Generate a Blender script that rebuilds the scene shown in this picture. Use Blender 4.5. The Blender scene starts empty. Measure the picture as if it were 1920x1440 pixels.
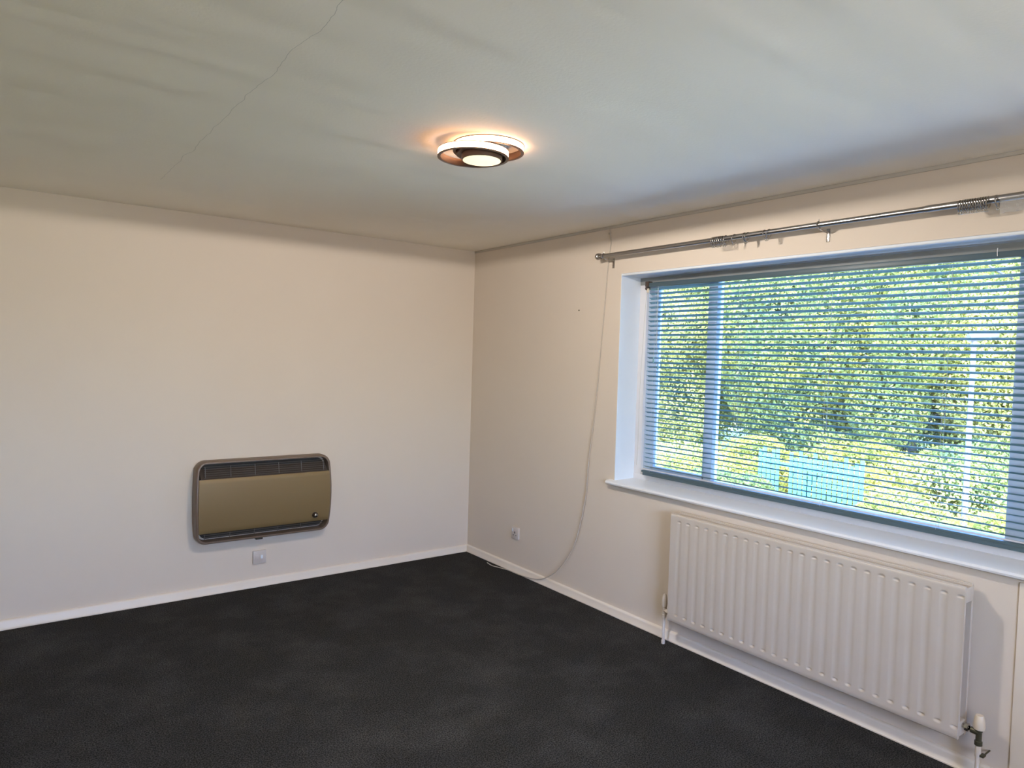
import bpy, bmesh, math, random
import numpy as np
from mathutils import Vector, Matrix

random.seed(7)
rng = np.random.default_rng(7)
sc = bpy.context.scene
COL = sc.collection

# ------------------------------------------------------------------ camera
FPX = 1306.55
cam_d = bpy.data.cameras.new('camera')
cam = bpy.data.objects.new('camera', cam_d)
COL.objects.link(cam)
CR = Vector((0.80153959, -0.59721312, 0.02950888))
CU = Vector((-0.000353, 0.04887808, 0.99880469))
CF = Vector((0.5979416, 0.80059192, -0.03896688))
CAM = Vector((-3.07403730, -4.65499949, 1.57391695))
m = Matrix((CR, CU, -CF)).transposed().to_4x4()
m.translation = CAM
cam.matrix_world = m
cam_d.sensor_width = 36.0
cam_d.lens = 36.0 * FPX / 1920.0
cam_d.clip_start = 0.05
cam_d.clip_end = 300
sc.camera = cam

# ------------------------------------------------------------------ view, sky, sun
sc.view_settings.view_transform = 'Standard'
sc.view_settings.look = 'None'
sc.view_settings.exposure = 0.07
sc.view_settings.gamma = 1.0
sc.view_settings.use_curve_mapping = False
sc.cycles.use_denoising = True
sc.cycles.max_bounces = 10
sc.cycles.diffuse_bounces = 6
sc.cycles.transparent_max_bounces = 12
sc.cycles.sample_clamp_indirect = 6.0
sc.cycles.caustics_reflective = False
sc.cycles.caustics_refractive = False

world = bpy.data.worlds.new('sky')
sc.world = world
world.use_nodes = True
nt = world.node_tree
bg = nt.nodes['Background']
sky = nt.nodes.new('ShaderNodeTexSky')
sky.sky_type = 'NISHITA'
sky.sun_disc = False
sky.sun_elevation = math.radians(48)
sky.sun_rotation = math.radians(-110)
sky.air_density = 1.2
sky.dust_density = 1.5
sky.ozone_density = 2.0
tint = nt.nodes.new('ShaderNodeMix')            # camera white balance is set for the warm lamp: daylight reads blue
tint.data_type = 'RGBA'; tint.blend_type = 'MULTIPLY'; tint.inputs[0].default_value = 1.0
tint.inputs[7].default_value = (0.62, 0.86, 1.45, 1)
nt.links.new(sky.outputs[0], tint.inputs[6])
nt.links.new(tint.outputs[2], bg.inputs[0])
bg.inputs[1].default_value = 3.3

SUN_E = 16.5
sun_d = bpy.data.lights.new('sun', 'SUN')
sun_d.energy = SUN_E
sun_d.angle = math.radians(0.6)
sun_d.color = (1.0, 0.92, 0.72)
sun = bpy.data.objects.new('sun', sun_d)
COL.objects.link(sun)
sd = Vector((0.55, 0.30, -0.80)).normalized()          # travels away from the house, onto the trees
sun.rotation_euler = sd.to_track_quat('-Z', 'Y').to_euler()
sun.location = (-6, -4, 9)

# fill light added behind the camera, in an assumed, unseen rear window
FILL_REAR = 76.0
a_d = bpy.data.lights.new('rear_fill_light', 'AREA')
a_d.shape = 'RECTANGLE'
a_d.size = 1.9
a_d.size_y = 1.15
a_d.energy = FILL_REAR
a_d.color = (1.0, 0.95, 0.89)
a_o = bpy.data.objects.new('rear_fill_light', a_d)
COL.objects.link(a_o)
a_o.location = (-2.6, -6.62, 1.45)
a_o.rotation_euler = Vector((0, 1, 0)).to_track_quat('-Z', 'Z').to_euler()

RING_E = 10.0
LAMP_W = 30.0        # downlight of the ceiling lamp (its builder is further down)

# ------------------------------------------------------------------ materials
def mat(name, col, rough=0.5, metal=0.0, var=0.06, scale=20.0, bump=0.0, bscale=80.0, emit=None, estr=0.0,
        spec=0.5, dist=0.001, transmission=0.0, stretch=None):
    mt = bpy.data.materials.new(name)
    mt.use_nodes = True
    t = mt.node_tree
    b = t.nodes['Principled BSDF']
    b.inputs['Roughness'].default_value = rough
    b.inputs['Metallic'].default_value = metal
    b.inputs['Specular IOR Level'].default_value = spec
    tc = t.nodes.new('ShaderNodeTexCoord')
    src = tc.outputs['Object']
    if stretch:
        mp = t.nodes.new('ShaderNodeMapping')
        mp.inputs['Scale'].default_value = stretch
        t.links.new(src, mp.inputs[0])
        src = mp.outputs[0]
    n = t.nodes.new('ShaderNodeTexNoise')
    n.inputs['Scale'].default_value = scale
    n.inputs['Detail'].default_value = 4
    t.links.new(src, n.inputs['Vector'])
    mx = t.nodes.new('ShaderNodeMix')
    mx.data_type = 'RGBA'
    mx.inputs[6].default_value = tuple(c * (1 - var) for c in col) + (1,)
    mx.inputs[7].default_value = tuple(min(1, c * (1 + var)) for c in col) + (1,)
    t.links.new(n.outputs[0], mx.inputs[0])
    t.links.new(mx.outputs[2], b.inputs['Base Color'])
    if bump:
        n2 = t.nodes.new('ShaderNodeTexNoise')
        n2.inputs['Scale'].default_value = bscale
        n2.inputs['Detail'].default_value = 5
        t.links.new(src, n2.inputs['Vector'])
        bp = t.nodes.new('ShaderNodeBump')
        bp.inputs['Strength'].default_value = bump
        bp.inputs['Distance'].default_value = dist
        t.links.new(n2.outputs[0], bp.inputs['Height'])
        t.links.new(bp.outputs[0], b.inputs['Normal'])
    if emit:
        b.inputs['Emission Color'].default_value = emit + (1,)
        b.inputs['Emission Strength'].default_value = estr
    return mt

M = {}
M['wall'] = mat('wall_paint', (0.65, 0.57, 0.48), 0.75, var=0.02, scale=3, bump=0.25, bscale=220, dist=0.0006)
M['white'] = mat('gloss_white_paint', (0.74, 0.67, 0.58), 0.4, var=0.04, scale=6, bump=0.15, bscale=60, dist=0.0006)
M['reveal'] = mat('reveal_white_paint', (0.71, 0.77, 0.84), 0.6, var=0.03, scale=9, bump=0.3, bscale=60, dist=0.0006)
M['sill'] = mat('sill_white_gloss', (0.74, 0.76, 0.79), 0.3, var=0.03, scale=7)
M['frame'] = mat('window_frame_white', (0.70, 0.69, 0.70), 0.35, var=0.03, scale=5)
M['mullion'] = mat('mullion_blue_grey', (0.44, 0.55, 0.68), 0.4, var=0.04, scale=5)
M['headframe'] = mat('flaking_grey_frame_paint', (0.26, 0.27, 0.26), 0.6, var=0.25, scale=14, bump=0.6, bscale=25, dist=0.002, stretch=(1, 0.35, 3))
M['radiator'] = mat('radiator_enamel', (0.53, 0.47, 0.405), 0.35, var=0.03, scale=8, bump=0.05, bscale=30)
M['brown'] = mat('brown_plastic', (0.16, 0.115, 0.085), 0.42, var=0.1, scale=30)
M['baffle'] = mat('dark_brown_metal', (0.06, 0.045, 0.036), 0.5)
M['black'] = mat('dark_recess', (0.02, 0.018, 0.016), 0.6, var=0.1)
M['gold'] = mat('bronze_gold_panel', (0.20, 0.135, 0.056), 0.5, metal=0.15, var=0.05, scale=2.5, bump=0.04, bscale=200)
M['grille'] = mat('grille_wire', (0.12, 0.11, 0.10), 0.4, metal=0.3, var=0.08)
M['knob'] = mat('dark_knob', (0.04, 0.03, 0.025), 0.3)
M['chrome'] = mat('brushed_chrome', (0.55, 0.53, 0.50), 0.22, metal=1.0, var=0.05, scale=60)
M['steel'] = mat('pole_steel', (0.42, 0.40, 0.38), 0.28, metal=1.0, var=0.04, scale=40)
M['cable'] = mat('cable_white_pvc', (0.47, 0.42, 0.36), 0.5, var=0.04)
M['plate'] = mat('socket_white_plastic', (0.55, 0.50, 0.47), 0.35, var=0.03)
M['slot'] = mat('socket_slot_dark', (0.03, 0.03, 0.03), 0.6)
M['slat'] = mat('blind_slat_enamel', (0.18, 0.36, 0.42), 0.38, var=0.06, scale=8)
M['rail'] = mat('blind_rail_enamel', (0.065, 0.105, 0.125), 0.42, var=0.08, scale=8)
M['cord'] = mat('blind_cord', (0.50, 0.50, 0.46), 0.7)
M['lockplastic'] = mat('cord_lock_brown', (0.07, 0.05, 0.04), 0.3, var=0.2)
M['valvecap'] = mat('cream_valve_cap', (0.62, 0.53, 0.41), 0.4, var=0.05)
M['brass'] = mat('dark_brass', (0.10, 0.095, 0.065), 0.4, metal=0.7, var=0.2)
M['pipe'] = mat('painted_pipe', (0.60, 0.54, 0.48), 0.35, var=0.04)
M['ringwhite'] = mat('ring_diffuser', (0.8, 0.8, 0.8), 0.5, emit=(1.0, 0.52, 0.27), estr=RING_E)
M['disc'] = mat('disc_diffuser', (0.8, 0.8, 0.7), 0.5, emit=(1.0, 0.84, 0.50), estr=1.05)
M['lampbrown'] = mat('lamp_brown_metal', (0.17, 0.10, 0.07), 0.42, metal=0.2, var=0.1)
M['lawn'] = mat('lawn_grass', (0.48, 0.42, 0.10), 0.9, var=0.4, scale=3.5, bump=0.5, bscale=30, dist=0.03)
M['bark'] = mat('bark', (0.10, 0.09, 0.08), 0.85, var=0.3, scale=12)
M['postpaint'] = mat('lamp_post_grey', (0.13, 0.115, 0.125), 0.5, var=0.05)
M['teal'] = mat('teal_fence_paint', (0.07, 0.33, 0.32), 0.6, var=0.12, scale=6)
M['bounce_slab'] = mat('pale_bounce_slab', (0.80, 0.78, 0.62), 0.8, var=0.1)  # for the added slabs that reflect daylight indoors

def foliage_mat(name, c1, c2, c3):
    mt = bpy.data.materials.new(name)
    mt.use_nodes = True
    t = mt.node_tree
    out = t.nodes['Material Output']
    t.nodes.remove(t.nodes['Principled BSDF'])
    tc = t.nodes.new('ShaderNodeTexCoord')
    n = t.nodes.new('ShaderNodeTexNoise')
    n.inputs['Scale'].default_value = 1.3
    n.inputs['Detail'].default_value = 6
    n.inputs['Roughness'].default_value = 0.75
    t.links.new(tc.outputs['Object'], n.inputs['Vector'])
    r = t.nodes.new('ShaderNodeValToRGB')
    r.color_ramp.elements[0].position = 0.36
    r.color_ramp.elements[0].color = c1 + (1,)
    r.color_ramp.elements[1].position = 0.62
    r.color_ramp.elements[1].color = c3 + (1,)
    e = r.color_ramp.elements.new(0.5)
    e.color = c2 + (1,)
    t.links.new(n.outputs[0], r.inputs[0])
    d = t.nodes.new('ShaderNodeBsdfDiffuse')
    tr = t.nodes.new('ShaderNodeBsdfTranslucent')
    t.links.new(r.outputs[0], d.inputs[0])
    t.links.new(r.outputs[0], tr.inputs[0])
    ms = t.nodes.new('ShaderNodeMixShader')
    ms.inputs[0].default_value = 0.5
    t.links.new(d.outputs[0], ms.inputs[1])
    t.links.new(tr.outputs[0], ms.inputs[2])
    t.links.new(ms.outputs[0], out.inputs[0])
    return mt
M['leafA'] = foliage_mat('leaves_yellow_green', (0.24, 0.27, 0.08), (0.41, 0.39, 0.09), (0.54, 0.46, 0.11))
M['leafB'] = foliage_mat('leaves_mid_green', (0.14, 0.20, 0.09), (0.29, 0.32, 0.10), (0.46, 0.42, 0.11))
M['leafC'] = foliage_mat('leaves_pale', (0.32, 0.33, 0.11), (0.48, 0.45, 0.14), (0.58, 0.52, 0.19))

# thin window glass
g = bpy.data.materials.new('window_glass')
g.use_nodes = True
t = g.node_tree
t.nodes.remove(t.nodes['Principled BSDF'])
tr = t.nodes.new('ShaderNodeBsdfTransparent'); tr.inputs[0].default_value = (0.93, 0.96, 0.95, 1)
gl = t.nodes.new('ShaderNodeBsdfGlossy'); gl.inputs['Roughness'].default_value = 0.02
fr = t.nodes.new('ShaderNodeFresnel'); fr.inputs[0].default_value = 1.45
ms = t.nodes.new('ShaderNodeMixShader')
t.links.new(fr.outputs[0], ms.inputs[0]); t.links.new(tr.outputs[0], ms.inputs[1]); t.links.new(gl.outputs[0], ms.inputs[2])
t.links.new(ms.outputs[0], t.nodes['Material Output'].inputs[0])
M['glass'] = g
# crumpled clear plastic
g = bpy.data.materials.new('clear_plastic_wrap')
g.use_nodes = True
t = g.node_tree
b = t.nodes['Principled BSDF']
b.inputs['Base Color'].default_value = (0.75, 0.77, 0.78, 1)
b.inputs['Roughness'].default_value = 0.25
b.inputs['Alpha'].default_value = 0.26
n = t.nodes.new('ShaderNodeTexNoise'); n.inputs['Scale'].default_value = 40
bp = t.nodes.new('ShaderNodeBump'); bp.inputs['Strength'].default_value = 0.6; bp.inputs['Distance'].default_value = 0.004
t.links.new(n.outputs[0], bp.inputs['Height']); t.links.new(bp.outputs[0], b.inputs['Normal'])
M['plastic'] = g

# ceiling paint: plaster board crack runs across it
c = mat('ceiling_paint', (0.88, 0.83, 0.73), 0.7, var=0.025, scale=2.2)
t = c.node_tree
b = t.nodes['Principled BSDF']
tc = t.nodes.new('ShaderNodeTexCoord')
sp = t.nodes.new('ShaderNodeSeparateXYZ')
t.links.new(tc.outputs['Object'], sp.inputs[0])
def math_node(op, a=None, b_=None, v1=None, v2=None):
    n = t.nodes.new('ShaderNodeMath'); n.operation = op
    if a is not None: t.links.new(a, n.inputs[0])
    if b_ is not None: t.links.new(b_, n.inputs[1])
    if v1 is not None: n.inputs[0].default_value = v1
    if v2 is not None: n.inputs[1].default_value = v2
    return n.outputs[0]
cn = t.nodes.new('ShaderNodeTexNoise'); cn.inputs['Scale'].default_value = 5.0; cn.inputs['Detail'].default_value = 6
cmap = t.nodes.new('ShaderNodeMapping'); cmap.inputs['Scale'].default_value = (0.0, 1, 0)
t.links.new(tc.outputs['Object'], cmap.inputs[0]); t.links.new(cmap.outputs[0], cn.inputs['Vector'])
wob = math_node('MULTIPLY', math_node('SUBTRACT', cn.outputs[0], v2=0.5), v2=0.07)
dx = math_node('ABSOLUTE', math_node('ADD', math_node('ADD', sp.outputs['X'], v2=2.405), wob))
crack = math_node('LESS_THAN', dx, v2=0.0007)
ylim = math_node('LESS_THAN', sp.outputs['Y'], v2=-0.80)
crack = math_node('MULTIPLY', crack, ylim)
mxc = t.nodes.new('ShaderNodeMix'); mxc.data_type = 'RGBA'
old = b.inputs['Base Color'].links[0].from_socket
t.links.new(crack, mxc.inputs[0]); t.links.new(old, mxc.inputs[6]); mxc.inputs[7].default_value = (0.56, 0.53, 0.47, 1)
t.links.new(mxc.outputs[2], b.inputs['Base Color'])
# trowel waves, long along x
wm = t.nodes.new('ShaderNodeMapping'); wm.inputs['Scale'].default_value = (0.5, 3.2, 1); wm.inputs['Rotation'].default_value = (0, 0, 0.12)
t.links.new(tc.outputs['Object'], wm.inputs[0])
wn = t.nodes.new('ShaderNodeTexNoise'); wn.inputs['Scale'].default_value = 1.6; wn.inputs['Detail'].default_value = 1.5
t.links.new(wm.outputs[0], wn.inputs['Vector'])
fn = t.nodes.new('ShaderNodeTexNoise'); fn.inputs['Scale'].default_value = 90; fn.inputs['Detail'].default_value = 3
t.links.new(tc.outputs['Object'], fn.inputs['Vector'])
hgt = math_node('ADD', math_node('MULTIPLY', wn.outputs[0], v2=0.015), math_node('MULTIPLY', fn.outputs[0], v2=0.0006))
hgt = math_node('SUBTRACT', hgt, math_node('MULTIPLY', crack, v2=0.0004))
bp = t.nodes.new('ShaderNodeBump'); bp.inputs['Strength'].default_value = 1.0; bp.inputs['Distance'].default_value = 1.0
t.links.new(hgt, bp.inputs['Height']); t.links.new(bp.outputs[0], b.inputs['Normal'])
M['ceiling'] = c

# carpet: charcoal twist pile
c = bpy.data.materials.new('charcoal_carpet'); c.use_nodes = True
t = c.node_tree; b = t.nodes['Principled BSDF']
b.inputs['Roughness'].default_value = 1.0; b.inputs['Specular IOR Level'].default_value = 0.08
tc = t.nodes.new('ShaderNodeTexCoord')
n1 = t.nodes.new('ShaderNodeTexNoise'); n1.inputs['Scale'].default_value = 170; n1.inputs['Detail'].default_value = 3; n1.inputs['Roughness'].default_value = 0.7
n2 = t.nodes.new('ShaderNodeTexNoise'); n2.inputs['Scale'].default_value = 3.0; n2.inputs['Detail'].default_value = 5; n2.inputs['Roughness'].default_value = 0.65
for n in (n1, n2): t.links.new(tc.outputs['Object'], n.inputs['Vector'])
r1 = t.nodes.new('ShaderNodeValToRGB')
r1.color_ramp.elements[0].position = 0.42; r1.color_ramp.elements[0].color = (0.013, 0.0135, 0.014, 1)
r1.color_ramp.elements[1].position = 0.62; r1.color_ramp.elements[1].color = (0.070, 0.069, 0.067, 1)
t.links.new(n1.outputs[0], r1.inputs[0])
r2 = t.nodes.new('ShaderNodeValToRGB')
r2.color_ramp.elements[0].position = 0.45; r2.color_ramp.elements[0].color = (0.86, 0.86, 0.86, 1)
r2.color_ramp.elements[1].position = 0.70; r2.color_ramp.elements[1].color = (1.35, 1.35, 1.35, 1)
t.links.new(n2.outputs[0], r2.inputs[0])
mx = t.nodes.new('ShaderNodeMix'); mx.data_type = 'RGBA'; mx.blend_type = 'MULTIPLY'; mx.inputs[0].default_value = 1.0
t.links.new(r1.outputs[0], mx.inputs[6]); t.links.new(r2.outputs[0], mx.inputs[7])
t.links.new(mx.outputs[2], b.inputs['Base Color'])
bp = t.nodes.new('ShaderNodeBump'); bp.inputs['Strength'].default_value = 0.9; bp.inputs['Distance'].default_value = 0.006
t.links.new(n1.outputs[0], bp.inputs['Height']); t.links.new(bp.outputs[0], b.inputs['Normal'])
M['carpet'] = c

# ------------------------------------------------------------------ mesh helpers
def box(bm, x0, x1, y0, y1, z0, z1, bev=0.0, seg=2):
    r = bmesh.ops.create_cube(bm, size=1.0)
    vs = r['verts']
    bmesh.ops.scale(bm, vec=(abs(x1 - x0), abs(y1 - y0), abs(z1 - z0)), verts=vs)
    bmesh.ops.translate(bm, vec=((x0 + x1) / 2, (y0 + y1) / 2, (z0 + z1) / 2), verts=vs)
    if bev:
        es = list({e for v in vs for e in v.link_edges})
        bmesh.ops.bevel(bm, geom=es, offset=bev, segments=seg, profile=0.5, affect='EDGES')

def cyl(bm, p0, p1, r0, r1=None, seg=20, bev=0.0):
    p0 = Vector(p0); p1 = Vector(p1); r1 = r0 if r1 is None else r1
    d = p1 - p0
    r = bmesh.ops.create_cone(bm, cap_ends=True, segments=seg, radius1=r0, radius2=r1, depth=d.length)
    mtx = Matrix.Translation((p0 + p1) / 2) @ d.to_track_quat('Z', 'Y').to_matrix().to_4x4()
    bmesh.ops.transform(bm, matrix=mtx, verts=r['verts'])
    if bev:
        fs = {f for v in r['verts'] for f in v.link_faces if len(f.verts) > 4}
        es = list({e for f in fs for e in f.edges})
        bmesh.ops.bevel(bm, geom=es, offset=bev, segments=2, profile=0.5, affect='EDGES')

def lathe(bm, prof, origin, axis=(0, 0, 1), seg=24):
    """prof: list of (radius, height) along axis"""
    q = Vector(axis).to_track_quat('Z', 'Y')
    o = Vector(origin)
    rings = []
    for (r, h) in prof:
        rings.append([bm.verts.new(o + q @ Vector((r * math.cos(2 * math.pi * i / seg), r * math.sin(2 * math.pi * i / seg), h))) for i in range(seg)])
    for a, b_ in zip(rings[:-1], rings[1:]):
        for i in range(seg):
            j = (i + 1) % seg
            bm.faces.new((a[i], a[j], b_[j], b_[i]))
    bm.faces.new(rings[0][::-1]); bm.faces.new(rings[-1])

def ringband(bm, c, ro, ri, z0, z1, seg=72):
    """closed annular band (square section) about vertical axis"""
    rs = []
    for (r, z) in ((ro, z0), (ro, z1), (ri, z1), (ri, z0)):
        rs.append([bm.verts.new((c[0] + r * math.cos(2 * math.pi * i / seg), c[1] + r * math.sin(2 * math.pi * i / seg), z)) for i in range(seg)])
    for k in range(4):
        a, b_ = rs[k], rs[(k + 1) % 4]
        for i in range(seg):
            j = (i + 1) % seg
            bm.faces.new((a[i], a[j], b_[j], b_[i]))

def tube(bm, pts, r, seg=10):
    pts = [Vector(p) for p in pts]
    prev = None
    rings = []
    nrm = None
    for i, p in enumerate(pts):
        d = (pts[min(i + 1, len(pts) - 1)] - pts[max(i - 1, 0)]).normalized()
        if nrm is None:
            nrm = d.orthogonal().normalized()
        nrm = (nrm - d * nrm.dot(d)).normalized()
        bn = d.cross(nrm)
        rr = r[i] if isinstance(r, (list, tuple)) else r
        rings.append([bm.verts.new(p + rr * (math.cos(2 * math.pi * k / seg) * nrm + math.sin(2 * math.pi * k / seg) * bn)) for k in range(seg)])
    for a, b_ in zip(rings[:-1], rings[1:]):
        for i in range(seg):
            j = (i + 1) % seg
            bm.faces.new((a[i], a[j], b_[j], b_[i]))
    bm.faces.new(rings[0][::-1]); bm.faces.new(rings[-1])

def smooth_path(pts, n=8):
    pts = [Vector(p) for p in pts]
    P = [pts[0]] + pts + [pts[-1]]
    out = []
    for i in range(1, len(P) - 2):
        for k in range(n):
            s = k / n
            a, b_, c_, d = P[i - 1], P[i], P[i + 1], P[i + 2]
            out.append(0.5 * ((2 * b_) + (-a + c_) * s + (2 * a - 5 * b_ + 4 * c_ - d) * s * s + (-a + 3 * b_ - 3 * c_ + d) * s ** 3))
    out.append(pts[-1])
    return out

def torus(bm, c, axis, R, r, seg=24, ts=8):
    q = Vector(axis).to_track_quat('Z', 'Y')
    c = Vector(c)
    rings = []
    for i in range(seg):
        a = 2 * math.pi * i / seg
        rings.append([bm.verts.new(c + q @ Vector(((R + r * math.cos(b_)) * math.cos(a), (R + r * math.cos(b_)) * math.sin(a), r * math.sin(b_))))
                      for b_ in [2 * math.pi * k / ts for k in range(ts)]])
    for i in range(seg):
        A, B = rings[i], rings[(i + 1) % seg]
        for k in range(ts):
            l = (k + 1) % ts
            bm.faces.new((A[k], B[k], B[l], A[l]))

def finish(bm, name, m_, parent=None, origin=None, smooth=True, ang=35):
    """ONE mesh object. Vertices are given in world space; origin = the thing's base."""
    bmesh.ops.recalc_face_normals(bm, faces=bm.faces[:])
    me = bpy.data.meshes.new(name)
    o3 = Vector(origin) if origin is not None else (root_of(parent).location.copy() if parent else Vector((0, 0, 0)))
    bmesh.ops.translate(bm, vec=-o3, verts=bm.verts[:])
    bm.to_mesh(me); bm.free()
    if smooth:
        me.shade_smooth()
        me.set_sharp_from_angle(angle=math.radians(ang))
    ms_ = m_ if isinstance(m_, (list, tuple)) else [m_]
    for k in ms_:
        me.materials.append(k)
    ob = bpy.data.objects.new(name, me)
    COL.objects.link(ob)
    if parent:
        ob.parent = parent
    else:
        ob.location = o3
    return ob

def root_of(o):
    while o.parent: o = o.parent
    return o

def thing(name, label, cat, loc, group=None, kind=None):
    o = bpy.data.objects.new(name, None)
    COL.objects.link(o)
    o.location = loc
    o.empty_display_size = 0.1
    if label: o['label'] = label
    if cat: o['category'] = cat
    if group: o['group'] = group
    if kind: o['kind'] = kind
    return o

def tag(o, label=None, cat=None, group=None, kind=None):
    if label: o['label'] = label
    if cat: o['category'] = cat
    if group: o['group'] = group
    if kind: o['kind'] = kind
    return o

NB = bmesh.new

# ------------------------------------------------------------------ room shell
H = 2.40
XW, YR = -5.2, -6.6            # far side wall and rear wall (behind the camera)
WY0, WY1 = -1.622, -4.30       # window opening along y
WZ0, WZ1 = 0.812, 2.100

bm = NB(); box(bm, XW - 0.2, 0.3, YR - 0.2, 0.2, -0.15, 0.0)
tag(finish(bm, 'floor', M['carpet'], smooth=False), 'charcoal twist pile carpet covering the floor', kind='structure')
bm = NB(); box(bm, XW - 0.2, 0.3, YR - 0.2, 0.2, H, H + 0.15)
tag(finish(bm, 'ceiling', M['ceiling'], smooth=False), 'off white plaster ceiling with a hairline crack', kind='structure')
bm = NB(); box(bm, XW - 0.2, 0.3, 0.0, 0.2, 0.0, H)
tag(finish(bm, 'wall_left', M['wall'], smooth=False), 'cream painted wall behind the heater', kind='structure')
bm = NB()
box(bm, 0.0, 0.3, WY0, 0.0, 0.0, H)
box(bm, 0.0, 0.3, YR - 0.2, WY1, 0.0, H)
box(bm, 0.0, 0.3, WY1, WY0, 0.0, WZ0)
box(bm, 0.0, 0.3, WY1, WY0, WZ1, H)
tag(finish(bm, 'wall_right', M['wall'], smooth=False), 'cream painted wall around the window', kind='structure')
bm = NB(); box(bm, XW - 0.2, XW, YR, 0.0, 0.0, H)
tag(finish(bm, 'wall_side', M['wall'], smooth=False), 'cream painted side wall', kind='structure')
bm = NB()
RX0, RX1, RZ0, RZ1 = -3.6, -1.6, 0.85, 2.05
box(bm, XW, RX0, YR - 0.2, YR, 0, H); box(bm, RX1, 0.0, YR - 0.2, YR, 0, H)
box(bm, RX0, RX1, YR - 0.2, YR, 0, RZ0); box(bm, RX0, RX1, YR - 0.2, YR, RZ1, H)
tag(finish(bm, 'wall_rear', M['wall'], smooth=False), 'cream painted rear wall', kind='structure')
w2 = thing('added_window', 'white framed window added unseen in the rear wall for the fill light', None, ((RX0 + RX1) / 2, YR, RZ0), kind='structure')  # assumed window, added behind the camera to house the fill light
bm = NB()
for (a, b_, c_, d) in ((RX0, RX0 + .06, RZ0, RZ1), (RX1 - .06, RX1, RZ0, RZ1), (RX0, RX1, RZ0, RZ0 + .06), (RX0, RX1, RZ1 - .06, RZ1), (-2.63, -2.57, RZ0, RZ1)):
    box(bm, a, b_, YR - 0.16, YR - 0.10, c_, d)
finish(bm, 'window_frame', M['frame'], w2)
bm = NB(); box(bm, RX0 + .05, RX1 - .05, YR - 0.135, YR - 0.13, RZ0 + .05, RZ1 - .05)
finish(bm, 'pane', M['glass'], w2, smooth=False)

# skirting boards with rounded top and a small foot bead
def skirting(name, axis, a0, a1, label):
    prof = [(0.0, 0.0), (0.019, 0.0), (0.020, 0.006), (0.0165, 0.0095), (0.0165, 0.045), (0.0145, 0.051), (0.009, 0.055), (0.0, 0.0555)]
    bm = NB()
    n = 50
    prev = None
    for i in range(n + 1):
        s = a0 + (a1 - a0) * i / n
        w = 0.0007 * math.sin(s * 5.1) + 0.0005 * math.sin(s * 13.7)
        ring = []
        for (d, z) in prof:
            dd = d + (w if d > 0 else 0)
            zz = z + (w if z > 0.04 else 0)
            ring.append(bm.verts.new((s, -dd, zz) if axis == 'x' else (-dd, s, zz)))
        if prev:
            for k in range(len(prof) - 1):
                bm.faces.new((prev[k], prev[k + 1], ring[k + 1], ring[k]))
        else:
            bm.faces.new(ring)
        prev = ring
    bm.faces.new(prev)
    tag(finish(bm, name, M['white'], ang=50), label, kind='structure')
skirting('baseboard_left', 'x', XW, 0.0, 'white gloss skirting board under the heater wall')
skirting('baseboard_right', 'y', YR, -0.018, 'white gloss skirting board along the window wall')

# slim batten in the angle of window wall and ceiling
M['batten'] = mat('grey_filler_strip', (0.50, 0.47, 0.42), 0.7)
bm = NB(); box(bm, -0.007, 0.0, YR, 0.0, H - 0.017, H, bev=0.003)
tag(finish(bm, 'trim_1', M['batten']), 'slim painted strip between window wall and ceiling', kind='structure')
# pale upright boxing below the sill, at the right edge of the photo
bm = NB(); box(bm, -0.006, 0.0, -3.96, -3.742, 0.0, 0.79, bev=0.003)
tag(finish(bm, 'trim_2', M['white']), 'pale painted upright boxing below the right end of the sill', kind='structure')

# ------------------------------------------------------------------ window
win = thing('window_1', 'wide window with deep white reveal and three panes', None, (0.17, (WY0 + WY1) / 2, WZ0), kind='structure')
FX0, FX1 = 0.165, 0.235
bm = NB()                                      # plaster lining of the reveal
box(bm, -0.001, FX1, WY0, WY0 + 0.004 - 0.008, 0.83, WZ1)
box(bm, -0.001, FX1, WY1, WY1 + 0.004, 0.83, WZ1)
finish(bm, 'window_reveal', M['reveal'], win, smooth=False)
bm = NB()
box(bm, -0.004, FX1, WY1, WY0, WZ1 - 0.016, WZ1 + 0.0, bev=0.007, seg=3)
finish(bm, 'reveal_soffit', M['reveal'], win)
bm = NB()                                      # sill board with bull-nosed front
sy0, sy1 = WY1 - 0.05, -1.585
prof = [(-0.030, 0.806), (-0.040, 0.811), (-0.043, 0.819), (-0.040, 0.828), (-0.030, 0.833), (0.165, 0.836), (0.165, 0.806)]
A = [bm.verts.new((x, sy1, z)) for x, z in prof]; B = [bm.verts.new((x, sy0, z)) for x, z in prof]
for k in range(len(prof)):
    l = (k + 1) % len(prof); bm.faces.new((A[k], A[l], B[l], B[k]))
bm.faces.new(A); bm.faces.new(B[::-1])
# the board is notched round the wall
finish(bm, 'window_sill', M['sill'], win)
# outer frame
bm = NB()
box(bm, FX0, FX1, WY0 - 0.062, WY0 - 0.003, 0.836, 2.086, bev=0.004)
box(bm, FX0, FX1, WY1 + 0.003, WY1 + 0.062, 0.836, 2.086, bev=0.004)
box(bm, FX0 - 0.0015, FX1 + 0.001, WY1, WY0, 0.834, 0.868, bev=0.005)
box(bm, FX0 + 0.012, FX1 + 0.0005, WY1, WY0, 0.866, 0.905, bev=0.005)
finish(bm, 'window_frame', M['frame'], win)
bm = NB()
box(bm, FX0 - 0.004, FX1, WY1 + .004, WY0 - .006, 2.040, 2.086, bev=0.004)
tag(finish(bm, 'frame_head', M['headframe'], win), 'grey frame head with flaking paint')
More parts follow.
